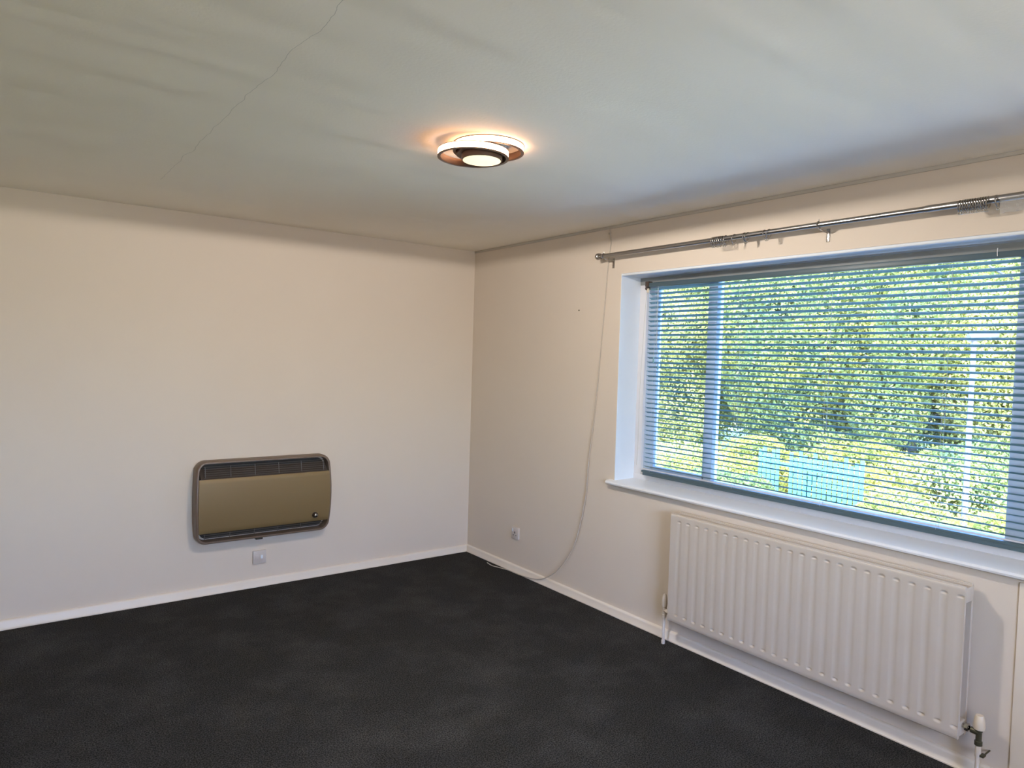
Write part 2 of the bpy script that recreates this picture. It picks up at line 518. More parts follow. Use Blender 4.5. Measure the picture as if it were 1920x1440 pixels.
# mullions and sashes
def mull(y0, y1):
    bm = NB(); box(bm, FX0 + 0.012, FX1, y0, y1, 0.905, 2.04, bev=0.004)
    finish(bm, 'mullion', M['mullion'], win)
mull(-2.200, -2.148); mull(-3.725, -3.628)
panes = [(-2.153, -1.745), (-3.633, -2.195), (-4.20, -3.72)]
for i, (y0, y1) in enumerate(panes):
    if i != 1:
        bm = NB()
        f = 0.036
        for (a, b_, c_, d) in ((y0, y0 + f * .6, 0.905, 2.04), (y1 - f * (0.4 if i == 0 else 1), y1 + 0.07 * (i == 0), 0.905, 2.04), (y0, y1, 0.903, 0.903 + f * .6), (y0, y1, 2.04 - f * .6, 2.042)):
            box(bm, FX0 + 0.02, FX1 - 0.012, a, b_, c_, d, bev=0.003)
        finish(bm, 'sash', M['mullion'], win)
    bm = NB(); box(bm, 0.205, 0.209, y0 - 0.006, y1 + 0.006, 0.90, 2.045)
    finish(bm, 'pane', M['glass'], win, smooth=False)

# ------------------------------------------------------------------ venetian blind
BX = 0.128
BY0, BY1 = -3.98, -1.742
bl = thing('venetian_blind', 'dark teal venetian blind lowered across the window, slats open', 'blind', (BX, (BY0 + BY1) / 2, 0.89))
bm = NB(); box(bm, BX - 0.0145, BX + 0.0145, BY0, BY1 + 0.006, 2.020, 2.046, bev=0.002)
finish(bm, 'headrail', M['rail'], bl)
bm = NB()
box(bm, BX - 0.014, BX + 0.014, BY0, BY1 + 0.008, 0.893, 0.906, bev=0.003)
box(bm, BX - 0.012, BX + 0.012, BY0 + .004, BY1, 0.876, 0.895, bev=0.003)
finish(bm, 'bottom_rail', M['rail'], bl)
TILT = math.radians(23)
SW = 0.028
bm = NB()                                      # one slat: gently crowned strip
n = 6
rows = []
for side in (0, 1):
    for k in range(n + 1):
        s = (k / n - 0.5)
        crown = 0.0022 * (1 - (2 * s) ** 2)
        x = s * SW; z = crown + (0.0 if side else -0.0003)
        xr = x * math.cos(TILT) - (-z) * 0 ; 
        # inner edge (x<0) up, outer edge down
        X = x * math.cos(TILT) + z * math.sin(TILT)
        Z = -x * math.sin(TILT) + z * math.cos(TILT)
        rows.append([bm.verts.new((X, (BY1 - BY0) / 2 * q, Z)) for q in (-1, -0.5, 0, 0.5, 1)])
lo, up = rows[:n + 1], rows[n + 1:]
for L, flip in ((lo, 0), (up, 1)):
    for k in range(n):
        for q in range(4):
            bm.faces.new((L[k][q], L[k + 1][q], L[k + 1][q + 1], L[k][q + 1]))
for q in range(4):
    bm.faces.new((lo[0][q], lo[0][q + 1], up[0][q + 1], up[0][q]))
    bm.faces.new((lo[n][q], lo[n][q + 1], up[n][q + 1], up[n][q]))
slat0 = finish(bm, 'slat', M['slat'], bl, origin=(0, 0, 0), ang=60)
NS = 40
for i in range(NS):
    s = slat0 if i == 0 else slat0.copy()
    z = 2.006 - i * (2.006 - 0.930) / (NS - 1)
    s.location = (0, 0, z - 0.89)
    s.rotation_euler = (random.gauss(0, 0.0005), random.gauss(0, 0.03), 0)
    if i:
        COL.objects.link(s); s.parent = bl
for y in (-1.80, -2.385, -2.885, -3.40, -3.90):
    bm = NB()
    for dx in (-0.0145, 0.0145):
        tube(bm, [(BX + dx, y, 2.02), (BX + dx, y, 0.90)], 0.0006, seg=5)
    tube(bm, [(BX, y - 0.006, 2.02), (BX, y - 0.006, 0.90)], 0.0007, seg=5)
    finish(bm, 'ladder_cord', M['cord'], bl)
# tilt cords, twisted pair with tassel
bm = NB()
for k, (ph, yb, zb) in enumerate(((0, -1.806, 1.60), (2.6, -1.842, 1.56))):
    pts = []
    for i in range(40):
        s = i / 39
        pts.append((BX - 0.020 + 0.002 * math.sin(9 * s + ph), -1.822 + 0.004 * math.sin(16 * s + ph) + (yb + 1.822) * s ** 3, 2.02 - (2.02 - zb) * s))
    tube(bm, pts, 0.0009, seg=6)
finish(bm, 'tilt_cord', M['cord'], bl)
for (y, z) in ((-1.806, 1.58), (-1.842, 1.54)):
    bm = NB(); lathe(bm, [(0.002, 0.02), (0.004, 0.015), (0.0065, -0.012), (0.0045, -0.016)], (BX - 0.020, y, z), seg=12)
    finish(bm, 'cord_tassel', M['slat'], bl)
# pull cord that hangs against the frame at left
bm = NB()
tube(bm, smooth_path([(BX - 0.014, -1.728, 2.02), (BX - 0.016, -1.716, 1.75), (BX - 0.014, -1.700, 1.40), (BX - 0.010, -1.696, 1.10), (BX - 0.008, -1.690, 0.93)]), 0.0012, seg=6)
finish(bm, 'pull_cord', M['cord'], bl)
# dark cord lock and bracket at the left end
bm = NB()
box(bm, BX - 0.022, BX + 0.018, -1.745, -1.716, 2.022, 2.056, bev=0.005)
cyl(bm, (BX - 0.024, -1.731, 2.012), (BX + 0.004, -1.731, 2.012), 0.011, seg=16, bev=0.002)
finish(bm, 'cord_lock', M['lockplastic'], bl)
bm = NB(); lathe(bm, [(0.003, 0.014), (0.007, 0.010), (0.008, -0.008), (0.004, -0.014)], (BX - 0.022, -1.745, 1.998), seg=14)
tag(finish(bm, 'lock_roller', M['valvecap'], bl), 'cream plastic roller')
# small pale hook on the headrail near the right
bm = NB(); tube(bm, [(BX - 0.016, -3.57, 2.060), (BX - 0.018, -3.57, 2.045), (BX - 0.017, -3.571, 2.028)], 0.0016, seg=8)
finish(bm, 'rail_hook', M['frame'], bl)

# ------------------------------------------------------------------ curtain pole
PX, PZ = -0.088, 2.208
cp = thing('curtain_pole', 'brushed steel telescopic curtain pole above the window', 'curtain pole', (0.0, -2.95, PZ))
bm = NB(); cyl(bm, (PX, -1.52, PZ - 0.004), (PX, -3.40, PZ + 0.003), 0.0120, seg=28)
finish(bm, 'pole_tube', M['steel'], cp)
bm = NB(); cyl(bm, (PX, -3.38, PZ + 0.003), (PX, -4.50, PZ + 0.006), 0.0140, seg=28, bev=0.001)
finish(bm, 'pole_sleeve', M['steel'], cp)
bm = NB(); lathe(bm, [(0.010, -0.002), (0.0175, 0.0), (0.0185, 0.004), (0.0165, 0.010), (0.0165, 0.014), (0.0195, 0.018), (0.0195, 0.028), (0.0165, 0.033), (0.006, 0.036)], (PX, -1.525, PZ - 0.004), axis=(0, 1, 0), seg=28)
finish(bm, 'end_cap', M['steel'], cp)
for y, zz in ((-1.552, PZ - 0.004), (-2.930, PZ), (-4.35, PZ + .004)):
    bm = NB()
    torus(bm, (PX, y, zz), (0, 1, 0), 0.0155, 0.0026, seg=24, ts=8)
    cyl(bm, (PX, y, zz + 0.014), (PX, y, zz + 0.025), 0.0028, seg=10)
    tube(bm, [(PX + 0.008, y, zz - 0.014), (PX + 0.03, y, zz - 0.020), (-0.012, y, zz - 0.021), (-0.003, y, zz - 0.021)], 0.0048, seg=10)
    box(bm, -0.004, 0.0, y - 0.008, y + 0.008, zz - 0.066, zz - 0.005, bev=0.0015)
    cyl(bm, (-0.007, y, zz - 0.050), (-0.003, y, zz - 0.050), 0.0036, seg=10)
    finish(bm, 'bracket', M['steel'], cp)

# rings: each one a thing of its own
def make_ring():
    e = thing('curtain_ring', None, 'curtain ring', (PX, -2.4, PZ))
    bm = NB(); torus(bm, (PX, -2.4, PZ - 0.0065), (0, 1, 0), 0.0215, 0.0021, seg=24, ts=8)
    finish(bm, 'ring_hoop', M['steel'], e)
    bm = NB(); torus(bm, (PX, -2.4, PZ - 0.0335), (1, 0, 0), 0.0055, 0.0013, seg=12, ts=6)
    finish(bm, 'eyelet', M['chrome'], e)
    return e
ring0 = make_ring()
first = True
def place_ring(y, lean, turn, label, group):
    global first
    if first:
        r = ring0; first = False
    else:
        r = ring0.copy(); COL.objects.link(r)
        for ch in ring0.children:
            c_ = ch.copy(); COL.objects.link(c_); c_.parent = r
    r.location = (PX, y, PZ + (0.0022 if y < -3.38 else -0.002) + (-2.9 - y) * 0.0037 * 0)
    r.rotation_euler = (lean, 0, turn)
    r['label'] = label; r['group'] = group
    return r
ORD = ['first', 'second', 'third', 'fourth', 'fifth', 'sixth', 'seventh', 'eighth', 'ninth', 'tenth', 'eleventh', 'twelfth']
for i, y in enumerate((-2.356, -2.369, -2.381, -2.393, -2.406, -2.420, -2.436)):
    place_ring(y, 0.06 * math.sin(i * 2.1), 0.0, '%s curtain ring from the left in the left bunch on the pole' % ORD[i], 'left bunch of curtain rings')
place_ring(-2.486, 0.20, 0, 'leaning curtain ring just right of the left bunch', 'loose curtain rings')
place_ring(-2.548, -0.10, 0, 'left one of two curtain rings close together beyond the left bunch', 'loose curtain rings')
place_ring(-2.562, 0.22, 0, 'right one of two curtain rings close together beyond the left bunch', 'loose curtain rings')
place_ring(-2.660, -0.16, 0, 'left ring of the crossed pair nearest the middle bracket', 'loose curtain rings')
place_ring(-2.680, 0.20, 0, 'right ring of the crossed pair nearest the middle bracket', 'loose curtain rings')
for i in range(12):
    place_ring(-3.505 - i * 0.0086, 0.05 + 0.02 * math.sin(i * 1.7), 0, '%s curtain ring from the left in the tight bunch at the right of the pole' % ORD[i], 'right bunch of curtain rings')
place_ring(-3.628, -0.10, 0, 'last curtain ring at right, beside the clear plastic sleeve', 'loose curtain rings')

# torn clear plastic sleeve hanging off the pole at right
bm = NB()
N, K = 40, 10
prev = None
for i in range(N + 1):
    s = i / N
    y = -3.640 - 0.42 * s
    zb = PZ - 0.062 + 0.022 * s + 0.006 * math.sin(s * 11) + 0.003 * math.sin(s * 37)
    row = []
    for k in range(K + 1):
        q = k / K
        x = PX - 0.0155 + q * 0.012 + 0.004 * math.sin(s * 23 + q * 3) * q
        row.append(bm.verts.new((x, y, PZ + 0.004 + (zb - PZ) * q)))
    if prev:
        for k in range(K): bm.faces.new((prev[k], prev[k + 1], row[k + 1], row[k]))
    prev = row
bm.faces.ensure_lookup_table()
r = bmesh.ops.solidify(bm, geom=bm.faces[:], thickness=0.0008)
o = finish(bm, 'plastic_sleeve', M['plastic'], origin=(PX, -3.7, PZ - 0.05))
tag(o, 'torn clear plastic sleeve hanging from the right end of the curtain pole', 'plastic wrap')

# ------------------------------------------------------------------ panel heater on the left wall
HX0, HX1, HZ0, HZ1 = -2.062, -1.212, 0.345, 0.868
hcx, hcz, hhx, hhz = (HX0 + HX1) / 2, (HZ0 + HZ1) / 2, (HX1 - HX0) / 2, (HZ1 - HZ0) / 2
ht = thing('wall_heater', 'brown and gold electric panel heater mounted low on the wall', 'heater', (hcx, 0, HZ0))
def outline(inset, rad, nseg=10, ns=10):
    """rounded rectangle with sides bulged outwards, as (x,z)"""
    pts = []
    hx, hz = hhx - inset, hhz - inset
    cs = [(hx - rad, hz - rad, 0), (-hx + rad, hz - rad, 90), (-hx + rad, -hz + rad, 180), (hx - rad, -hz + rad, 270)]
    for ci, (cx, cz, a0) in enumerate(cs):
        for k in range(nseg + 1):
            a = math.radians(a0 + 90 * k / nseg)
            pts.append((cx + rad * math.cos(a), cz + rad * math.sin(a)))
        nx, nz, na = cs[(ci + 1) % 4]
        e0 = pts[-1]
        a = math.radians(na)
        e1 = (nx + rad * math.cos(a), nz + rad * math.sin(a))
        for k in range(1, ns):
            s = k / ns
            pts.append((e0[0] + (e1[0] - e0[0]) * s, e0[1] + (e1[1] - e0[1]) * s))
    out = []
    for (x, z) in pts:
        b_ = 0.012 * (1 - (z / hz) ** 2) * (x / hx)
        out.append((x + b_, z))
    return out
def dep(z):                      # depth of the convex front
    return 0.088 + 0.030 * (1 - (z / hhz) ** 2)
def ringv(bm, inset, rad, f):
    return [bm.verts.new((hcx + x, -f(z), hcz + z)) for x, z in outline(inset, rad)]
bm = NB()
seq = [ringv(bm, 0.006, 0.055, lambda z: 0.002), ringv(bm, 0.0, 0.058, lambda z: 0.02), ringv(bm, 0.0, 0.058, lambda z: dep(z) - 0.012),
       ringv(bm, 0.004, 0.056, lambda z: dep(z) - 0.003), ringv(bm, 0.009, 0.053, lambda z: dep(z)),
       ringv(bm, 0.015, 0.048, lambda z: dep(z) - 0.002), ringv(bm, 0.018, 0.045, lambda z: dep(z) - 0.030), ringv(bm, 0.018, 0.045, lambda z: 0.03)]
for a, b_ in zip(seq[:-1], seq[1:]):
    for i in range(len(a)):
        j = (i + 1) % len(a); bm.faces.new((a[i], a[j], b_[j], b_[i]))
finish(bm, 'casing', M['brown'], ht, ang=50)
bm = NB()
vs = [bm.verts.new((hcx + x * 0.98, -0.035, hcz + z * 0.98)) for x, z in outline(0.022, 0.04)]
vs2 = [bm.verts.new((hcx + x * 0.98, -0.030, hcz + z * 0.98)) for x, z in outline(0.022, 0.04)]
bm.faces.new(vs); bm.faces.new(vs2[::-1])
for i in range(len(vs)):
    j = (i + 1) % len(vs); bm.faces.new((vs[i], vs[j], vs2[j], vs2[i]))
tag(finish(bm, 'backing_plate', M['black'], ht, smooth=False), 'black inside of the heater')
# sloping brown baffle seen through the top grille
bm = NB()
v4 = [bm.verts.new((x, y, z)) for x, y, z in ((HX0 + .019, -0.040, 0.815), (HX1 - .019, -0.040, 0.815), (HX1 - .019, -0.104, 0.756), (HX0 + .019, -0.104, 0.756),
                                               (HX0 + .019, -0.040, 0.810), (HX1 - .019, -0.040, 0.810), (HX1 - .019, -0.104, 0.751), (HX0 + .019, -0.104, 0.751))]
for q in ((0, 1, 2, 3), (4, 5, 6, 7), (0, 1, 5, 4), (1, 2, 6, 5), (2, 3, 7, 6), (3, 0, 4, 7)): bm.faces.new([v4[k] for k in q])
finish(bm, 'baffle', M['baffle'], ht)
# gold front panel, convex, between the grilles
PZ0, PZ1 = 0.418, 0.757
bm = NB()
n = 24
fr_, bk_ = [], []
for k in range(n + 1):
    z = PZ0 + (PZ1 - PZ0) * k / n
    zz = z - hcz
    half = hhx - 0.016 + 0.012 * (1 - (zz / hhz) ** 2)
    y = -(dep(zz) + 0.003)
    if k in (0, n): y += 0.006
    fr_.append([bm.verts.new((hcx + half * q, y, z)) for q in (-1, -0.5, 0, 0.5, 1)])
    bk_.append([bm.verts.new((hcx + half * q, -(dep(zz) - 0.008), z)) for q in (-1, -0.5, 0, 0.5, 1)])
for L in (fr_, bk_):
    for k in range(n):
        for q in range(4): bm.faces.new((L[k][q], L[k][q + 1], L[k + 1][q + 1], L[k + 1][q]))
for k in range(n):
    for q in (0, 4): bm.faces.new((fr_[k][q], fr_[k + 1][q], bk_[k + 1][q], bk_[k][q]))
for q in range(4):
    for k in (0, n): bm.faces.new((fr_[k][q], fr_[k][q + 1], bk_[k][q + 1], bk_[k][q]))
tag(finish(bm, 'front_panel', M['gold'], ht), 'bronze gold metal front panel')
def bar_obj(nm, p0, p1, r, m_):
    bm = NB(); tube(bm, [p0, ((p0[0] + p1[0]) / 2, (p0[1] + p1[1]) / 2, (p0[2] + p1[2]) / 2), p1], r, seg=6)
    finish(bm, nm, m_, ht)
gz_top = [0.834, 0.821, 0.808, 0.795, 0.782, 0.769]
gz_bot = [0.408, 0.394, 0.380]
for z in gz_top + gz_bot:
    y = -(dep(z - hcz) - 0.006)
    bar_obj('grille_bar', (HX0 + 0.038, y, z), (HX1 - 0.038, y, z), 0.0016, M['grille'])
for x in [HX0 + 0.046 + i * (HX1 - HX0 - 0.092) / 5 for i in range(6)]:
    bm = NB()
    tube(bm, [(x, -(dep(z - hcz) - 0.008), z) for z in (0.764, 0.80, 0.836)], 0.0018, seg=6)
    finish(bm, 'grille_stay', M['grille'], ht)
    bm = NB()
    tube(bm, [(x, -(dep(z - hcz) - 0.008), z) for z in (0.378, 0.395, 0.412)], 0.0018, seg=6)
    finish(bm, 'grille_stay', M['grille'], ht)
kz, kx = 0.463, -1.318
ky = -(dep(kz - hcz) + 0.003)
bm = NB(); lathe(bm, [(0.020, 0.0), (0.020, 0.003), (0.0165, 0.006), (0.0155, 0.020), (0.013, 0.023)], (kx, ky, kz), axis=(0, -1, 0), seg=24)
kn = finish(bm, 'knob', M['knob'], ht)
bm = NB(); lathe(bm, [(0.0105, 0.0225), (0.0105, 0.0245), (0.008, 0.026)], (kx, ky, kz), axis=(0, -1, 0), seg=20)
tag(finish(bm, 'knob_cap', M['chrome'], kn), 'shiny knob cap')
bm = NB(); box(bm, -1.70, -1.655, -0.085, -0.05, 0.336, 0.350, bev=0.003)
finish(bm, 'cable_gland', M['black'], ht)

# spur plate under the heater
sp_ = thing('fused_spur', 'small square switched fuse plate on the wall under the heater', 'fuse plate', (-1.652, 0, 0.157))
bm = NB(); box(bm, -1.695, -1.609, -0.016, 0.0, 0.157, 0.243, bev=0.004); finish(bm, 'faceplate', M['plate'], sp_)
bm = NB(); box(bm, -1.682, -1.658, -0.0185, -0.014, 0.188, 0.214, bev=0.0015); finish(bm, 'fuse_carrier', M['plate'], sp_)
bm = NB(); box(bm, -1.646, -1.632, -0.021, -0.014, 0.188, 0.212, bev=0.002); finish(bm, 'switch', M['reveal'], sp_)
# double height socket on the window wall
so = thing('wall_socket', 'small white single socket on the window wall near the corner', 'socket', (0, -0.645, 0.246))
bm = NB(); box(bm, -0.014, 0.0, -0.688, -0.602, 0.246, 0.332, bev=0.004); finish(bm, 'faceplate', M['plate'], so)
bm = NB(); box(bm, -0.0155, -0.010, -0.649, -0.641, 0.286, 0.300)
box(bm, -0.0155, -0.010, -0.664, -0.655, 0.270, 0.275); box(bm, -0.0155, -0.010, -0.635, -0.626, 0.270, 0.275)
finish(bm, 'pin_slots', M['slot'], so, smooth=False)
bm = NB(); box(bm, -0.018, -0.012, -0.625, -0.613, 0.296, 0.318, bev=0.002); finish(bm, 'switch', M['reveal'], so)

# ------------------------------------------------------------------ radiator
RY0, RY1, RZb, RZt = -3.603, -2.170, 0.158, 0.747
rd = thing('radiator', 'white double panel radiator under the window', 'radiator', (-0.07, (RY0 + RY1) / 2, RZb))
def sstep(a, b_, x):
    t_ = max(0.0, min(1.0, (x - a) / (b_ - a))); return t_ * t_ * (3 - 2 * t_)
def panel(xf, xb, name, lab=None):
    bm = NB()
    fl = [-2.228 - 0.0592 * i for i in range(24)]
    ys = [RY1]
    for c_ in fl:
        ys += [c_ + 0.0185, c_ + 0.0145, c_ + 0.0105, c_ + 0.006, c_, c_ - 0.006, c_ - 0.0105, c_ - 0.0145, c_ - 0.0185]
    ys = [y for y in ys if y > RY0 + 0.001] + [RY0]
    zs = [RZb, RZb + 0.004, 0.180] + [0.188 + 0.002 * k for k in range(13)] + [0.225, 0.45, 0.69] + [0.698 + 0.002 * k for k in range(14)] + [0.735, RZt - 0.004, RZt]
    sg = 1 if xf < xb else -1
    def dpt(y, z):
        d = 0
        for c_ in fl:
            u = abs(y - c_)
            if u < 0.019:
                w = 1 - sstep(0.003, 0.0185, u)
                # rounded ends
                top = 0.718 - 0.012 * (u / 0.018) ** 2
                bot = 0.196 + 0.012 * (u / 0.018) ** 2
                e = sstep(bot - 0.0025, bot + 0.0025, z) * (1 - sstep(top - 0.0025, top + 0.0025, z))
                d = 0.0022 * w * e + 0.0042 * max(0, 1 - (u / 0.0115) ** 2) * (max(0, 1 - ((z - 0.7095) / 0.0055) ** 2) + max(0, 1 - ((z - 0.2045) / 0.0055) ** 2))
        if z in (zs[0], zs[-1]): d += 0.003
        return d
    G = [[bm.verts.new((xf + sg * dpt(y, z), y, z)) for z in zs] for y in ys]
    Bk = [[bm.verts.new((xb, y, z)) for z in (zs[0], zs[-1])] for y in ys]
    for i in range(len(ys) - 1):
        for k in range(len(zs) - 1):
            bm.faces.new((G[i][k], G[i + 1][k], G[i + 1][k + 1], G[i][k + 1]))
        bm.faces.new((Bk[i][0], Bk[i + 1][0], Bk[i + 1][1], Bk[i][1]))
        bm.faces.new((G[i][0], G[i + 1][0], Bk[i + 1][0], Bk[i][0]))
        bm.faces.new((G[i][-1], G[i + 1][-1], Bk[i + 1][1], Bk[i][1]))
    for i in (0, -1):
        bm.faces.new(G[i] + [Bk[i][1], Bk[i][0]])
    finish(bm, name, M['radiator'], rd, ang=55)
panel(-0.112, -0.096, 'front_panel')
panel(-0.030, -0.046, 'rear_panel')
for xs in ((-0.109, -0.100), (-0.042, -0.033)):            # rolled top seams
    bm = NB(); box(bm, xs[0], xs[1], RY0 + .001, RY1 - .001, RZt - 0.003, RZt + 0.005, bev=0.002); finish(bm, 'top_seam', M['radiator'], rd)
for (y0, y1) in ((RY0 - 0.001, RY0 + 0.034), (RY1 - 0.034, RY1 + 0.001)):
    for (z0, z1) in ((0.684, 0.742), (0.164, 0.222)):
        bm = NB(); box(bm, -0.103, -0.039, y0, y1, z0, z1, bev=0.006, seg=3)
        finish(bm, 'header_block', M['radiator'], rd)
bm = NB(); box(bm, -0.0965, -0.0455, RY0 + 0.03, RY1 - 0.03, 0.738, 0.7415, bev=0.001); finish(bm, 'top_cover', M['radiator'], rd)
bm = NB()                                                   # convector fins between the panels
y = RY0 + 0.045
while y < RY1 - 0.04:
    box(bm, -0.088, -0.054, y, y + 0.0015, 0.24, 0.68); y += 0.022
finish(bm, 'convector_fins', M['radiator'], rd, smooth=False)
for y in (-2.45, -3.30):
    bm = NB(); box(bm, -0.032, -0.001, y - 0.015, y + 0.015, 0.30, 0.62, bev=0.002); finish(bm, 'wall_bracket', M['radiator'], rd)
# left valve: all painted white
bm = NB()
cyl(bm, (-0.07, -2.113, -0.002), (-0.07, -2.113, 0.158), 0.0078, seg=16)
pl = finish(bm, 'pipe', M['pipe'], rd)
bm = NB(); cyl(bm, (-0.07, -2.113, -0.001), (-0.07, -2.113, 0.020), 0.0105, seg=16, bev=0.001); finish(bm, 'pipe_collar', M['plate'], pl)
bm = NB()
lathe(bm, [(0.0085, 0.0), (0.013, 0.001), (0.013, 0.018), (0.0105, 0.020), (0.0105, 0.048), (0.013, 0.050), (0.013, 0.058), (0.009, 0.062)], (-0.07, -2.113, 0.148), seg=6)
cyl(bm, (-0.07, -2.113, 0.187), (-0.07, -2.172, 0.187), 0.010, seg=16)
lathe(bm, [(0.010, 0), (0.0165, 0.001), (0.0165, 0.017), (0.010, 0.018)], (-0.07, -2.130, 0.187), axis=(0, -1, 0), seg=6)
v = finish(bm, 'valve', M['pipe'], rd)
bm = NB(); lathe(bm, [(0.011, 0.0), (0.0150, 0.003), (0.0165, 0.020), (0.0150, 0.045), (0.0115, 0.064), (0.006, 0.073), (0.002, 0.074)], (-0.07, -2.113, 0.208), seg=20)
finish(bm, 'valve_cap', M['pipe'], v)
# right valve: cream cap over chrome body and dark tail nut
bm = NB()
cyl(bm, (-0.07, -3.660, -0.002), (-0.07, -3.660, 0.15), 0.0078, seg=16)
cyl(bm, (-0.07, -3.660, 0.108), (-0.07, -3.660, 0.150), 0.0098, seg=16, bev=0.001)
pl = finish(bm, 'pipe', M['pipe'], rd)
bm = NB(); box(bm, -0.078, -0.050, -3.682, -3.668, 0.112, 0.121, bev=0.002); cyl(bm, (-0.06, -3.676, 0.116), (0.0, -3.676, 0.116), 0.003, seg=8)
tag(finish(bm, 'pipe_clip', M['brass'], pl), 'dark pipe clip')
bm = NB()
cyl(bm, (-0.07, -3.602, 0.205), (-0.07, -3.628, 0.205), 0.0095, seg=16)
lathe(bm, [(0.0095, 0), (0.0155, 0.001), (0.0155, 0.014), (0.010, 0.016)], (-0.07, -3.612, 0.205), axis=(0, -1, 0), seg=6)
tag(finish(bm, 'valve_tail', M['chrome'], rd), 'chrome tail nut at right')
bm = NB()
lathe(bm, [(0.0085, 0.0), (0.0135, 0.001), (0.0135, 0.016), (0.0105, 0.018), (0.0105, 0.052), (0.0125, 0.054), (0.0125, 0.064)], (-0.07, -3.660, 0.152), seg=14)
cyl(bm, (-0.07, -3.660, 0.200), (-0.07, -3.632, 0.202), 0.0115, seg=16, bev=0.002)
v = tag(finish(bm, 'valve', M['brass'], rd), 'tarnished dark valve body at right')
bm = NB(); lathe(bm, [(0.012, 0.0), (0.0185, 0.001), (0.0200, 0.010), (0.0185, 0.032), (0.0140, 0.052), (0.0125, 0.054), (0.004, 0.053)], (-0.07, -3.660, 0.214), seg=24)
tag(finish(bm, 'valve_cap', M['valvecap'], v), 'cream plastic valve cap')

# ------------------------------------------------------------------ loose cable
pts = [(-0.004, -1.513, 2.398), (-0.006, -1.520, 2.34), (-0.005, -1.527, 2.298), (-0.004, -1.515, 2.22), (-0.004, -1.507, 2.152), (-0.004, -1.493, 1.954), (-0.005, -1.473, 1.688), (-0.006, -1.452, 1.418),
       (-0.008, -1.430, 1.179), (-0.010, -1.398, 0.936), (-0.012, -1.383, 0.691), (-0.014, -1.333, 0.472), (-0.016, -1.272, 0.317), (-0.020, -1.143, 0.150), (-0.024, -1.02, 0.062),
       (-0.024, -0.90, 0.022), (-0.025, -0.745, 0.006), (-0.028, -0.604, 0.005), (-0.050, -0.51, 0.005), (-0.068, -0.446, 0.005), (-0.060, -0.372, 0.007)]
bm = NB(); tube(bm, smooth_path(pts, 8), 0.0033, seg=8)
cb = thing('cable', 'thin white cable hanging from the ceiling down to the carpet left of the window', 'cable', (-0.024, -0.75, 0))
finish(bm, 'cable_sheath', M['cable'], cb)
bm = NB(); box(bm, -0.010, 0.0, -1.521, -1.505, 2.352, 2.362, bev=0.002); finish(bm, 'cable_clip', M['cable'], cb)

# old screw left in the wall
bm = NB(); lathe(bm, [(0.004, 0.0), (0.0045, 0.004), (0.002, 0.0065)], (0, -1.249, 1.890), axis=(-1, 0, 0), seg=12)
tag(finish(bm, 'wall_screw', M['brass'], origin=(0, -1.249, 1.890)), 'tiny dark screw left in the bare wall between corner and window', 'screw')

# ------------------------------------------------------------------ ceiling lamp
LA, LB_, LD = (-1.569, -2.343), (-1.512, -2.364), (-1.537, -2.356)
lp = thing('ceiling_lamp', 'flush ceiling lamp of two overlapping glowing rings around a lit disc', 'ceiling lamp', (-1.54, -2.355, H))
for (c_, R, z0) in ((LA, 0.138, 2.3455), (LB_, 0.138, 2.3735)):
    bm = NB(); ringband(bm, c_, R, R - 0.006, z0 + 0.001, z0 + 0.0235)
    d = tag(finish(bm, 'ring_diffuser', M['ringwhite'], lp), 'glowing outer band')
    bm = NB(); ringband(bm, c_, R - 0.0055, R - 0.010, z0 - 0.001, z0 + 0.0250)
    ringband(bm, c_, R + 0.0015, R - 0.010, z0 - 0.0015, z0 + 0.001)
    ringband(bm, c_, R + 0.0015, R - 0.010, z0 + 0.0235, z0 + 0.0255)
    finish(bm, 'ring_frame', M['lampbrown'], lp)
# lens-shaped brown plate in the overlap of the rings
bm = NB()
P = []
mid = ((LA[0] + LB_[0]) / 2, (LA[1] + LB_[1]) / 2)
Rr = 0.128
for k in range(96):
    a = 2 * math.pi * k / 96
    ux, uy = math.cos(a), math.sin(a)
    best = 1
    for c_ in (LA, LB_):
        ox, oy = mid[0] - c_[0], mid[1] - c_[1]
        b2 = ox * ux + oy * uy
        t_ = -b2 + math.sqrt(b2 * b2 - (ox * ox + oy * oy - Rr * Rr))
        best = min(best, t_)
    # clip the plate to a broad band so that openings stay at both ends
    best = min(best, 0.088 / max(abs(ux * 0.93 - uy * 0.30), 0.001))
    P.append((mid[0] + ux * best, mid[1] + uy * best))
lo = [bm.verts.new((x, y, 2.362)) for x, y in P]; up = [bm.verts.new((x, y, 2.372)) for x, y in P]
bm.faces.new(lo[::-1]); bm.faces.new(up)
for i in range(96):
    j = (i + 1) % 96; bm.faces.new((lo[i], lo[j], up[j], up[i]))
finish(bm, 'centre_plate', M['lampbrown'], lp)
bm = NB(); lathe(bm, [(0.060, 0.0), (0.060, 0.006), (0.035, 0.010), (0.030, 0.028)], (mid[0], mid[1], H), axis=(0, 0, -1), seg=40)
finish(bm, 'ceiling_mount', M['lampbrown'], lp)
bm = NB(); lathe(bm, [(0.078, 0.0), (0.080, 0.002), (0.080, 0.022), (0.075, 0.024)], (LD[0], LD[1], 2.362), axis=(0, 0, -1), seg=56)
finish(bm, 'disc_housing', M['lampbrown'], lp)
bm = NB(); lathe(bm, [(0.074, 0.0), (0.074, 0.003), (0.060, 0.007), (0.030, 0.009), (0.004, 0.0095)], (LD[0], LD[1], 2.3395), axis=(0, 0, -1), seg=56)
tag(finish(bm, 'disc_diffuser', M['disc'], lp), 'glowing yellowish disc')
l_d = bpy.data.lights.new('lamp_downlight', 'SPOT')
l_d.energy = LAMP_W * 4
l_d.color = (1.0, 0.90, 0.81)
l_d.spot_size = math.radians(180)
l_d.spot_blend = 0.01
l_d.shadow_soft_size = 0.065
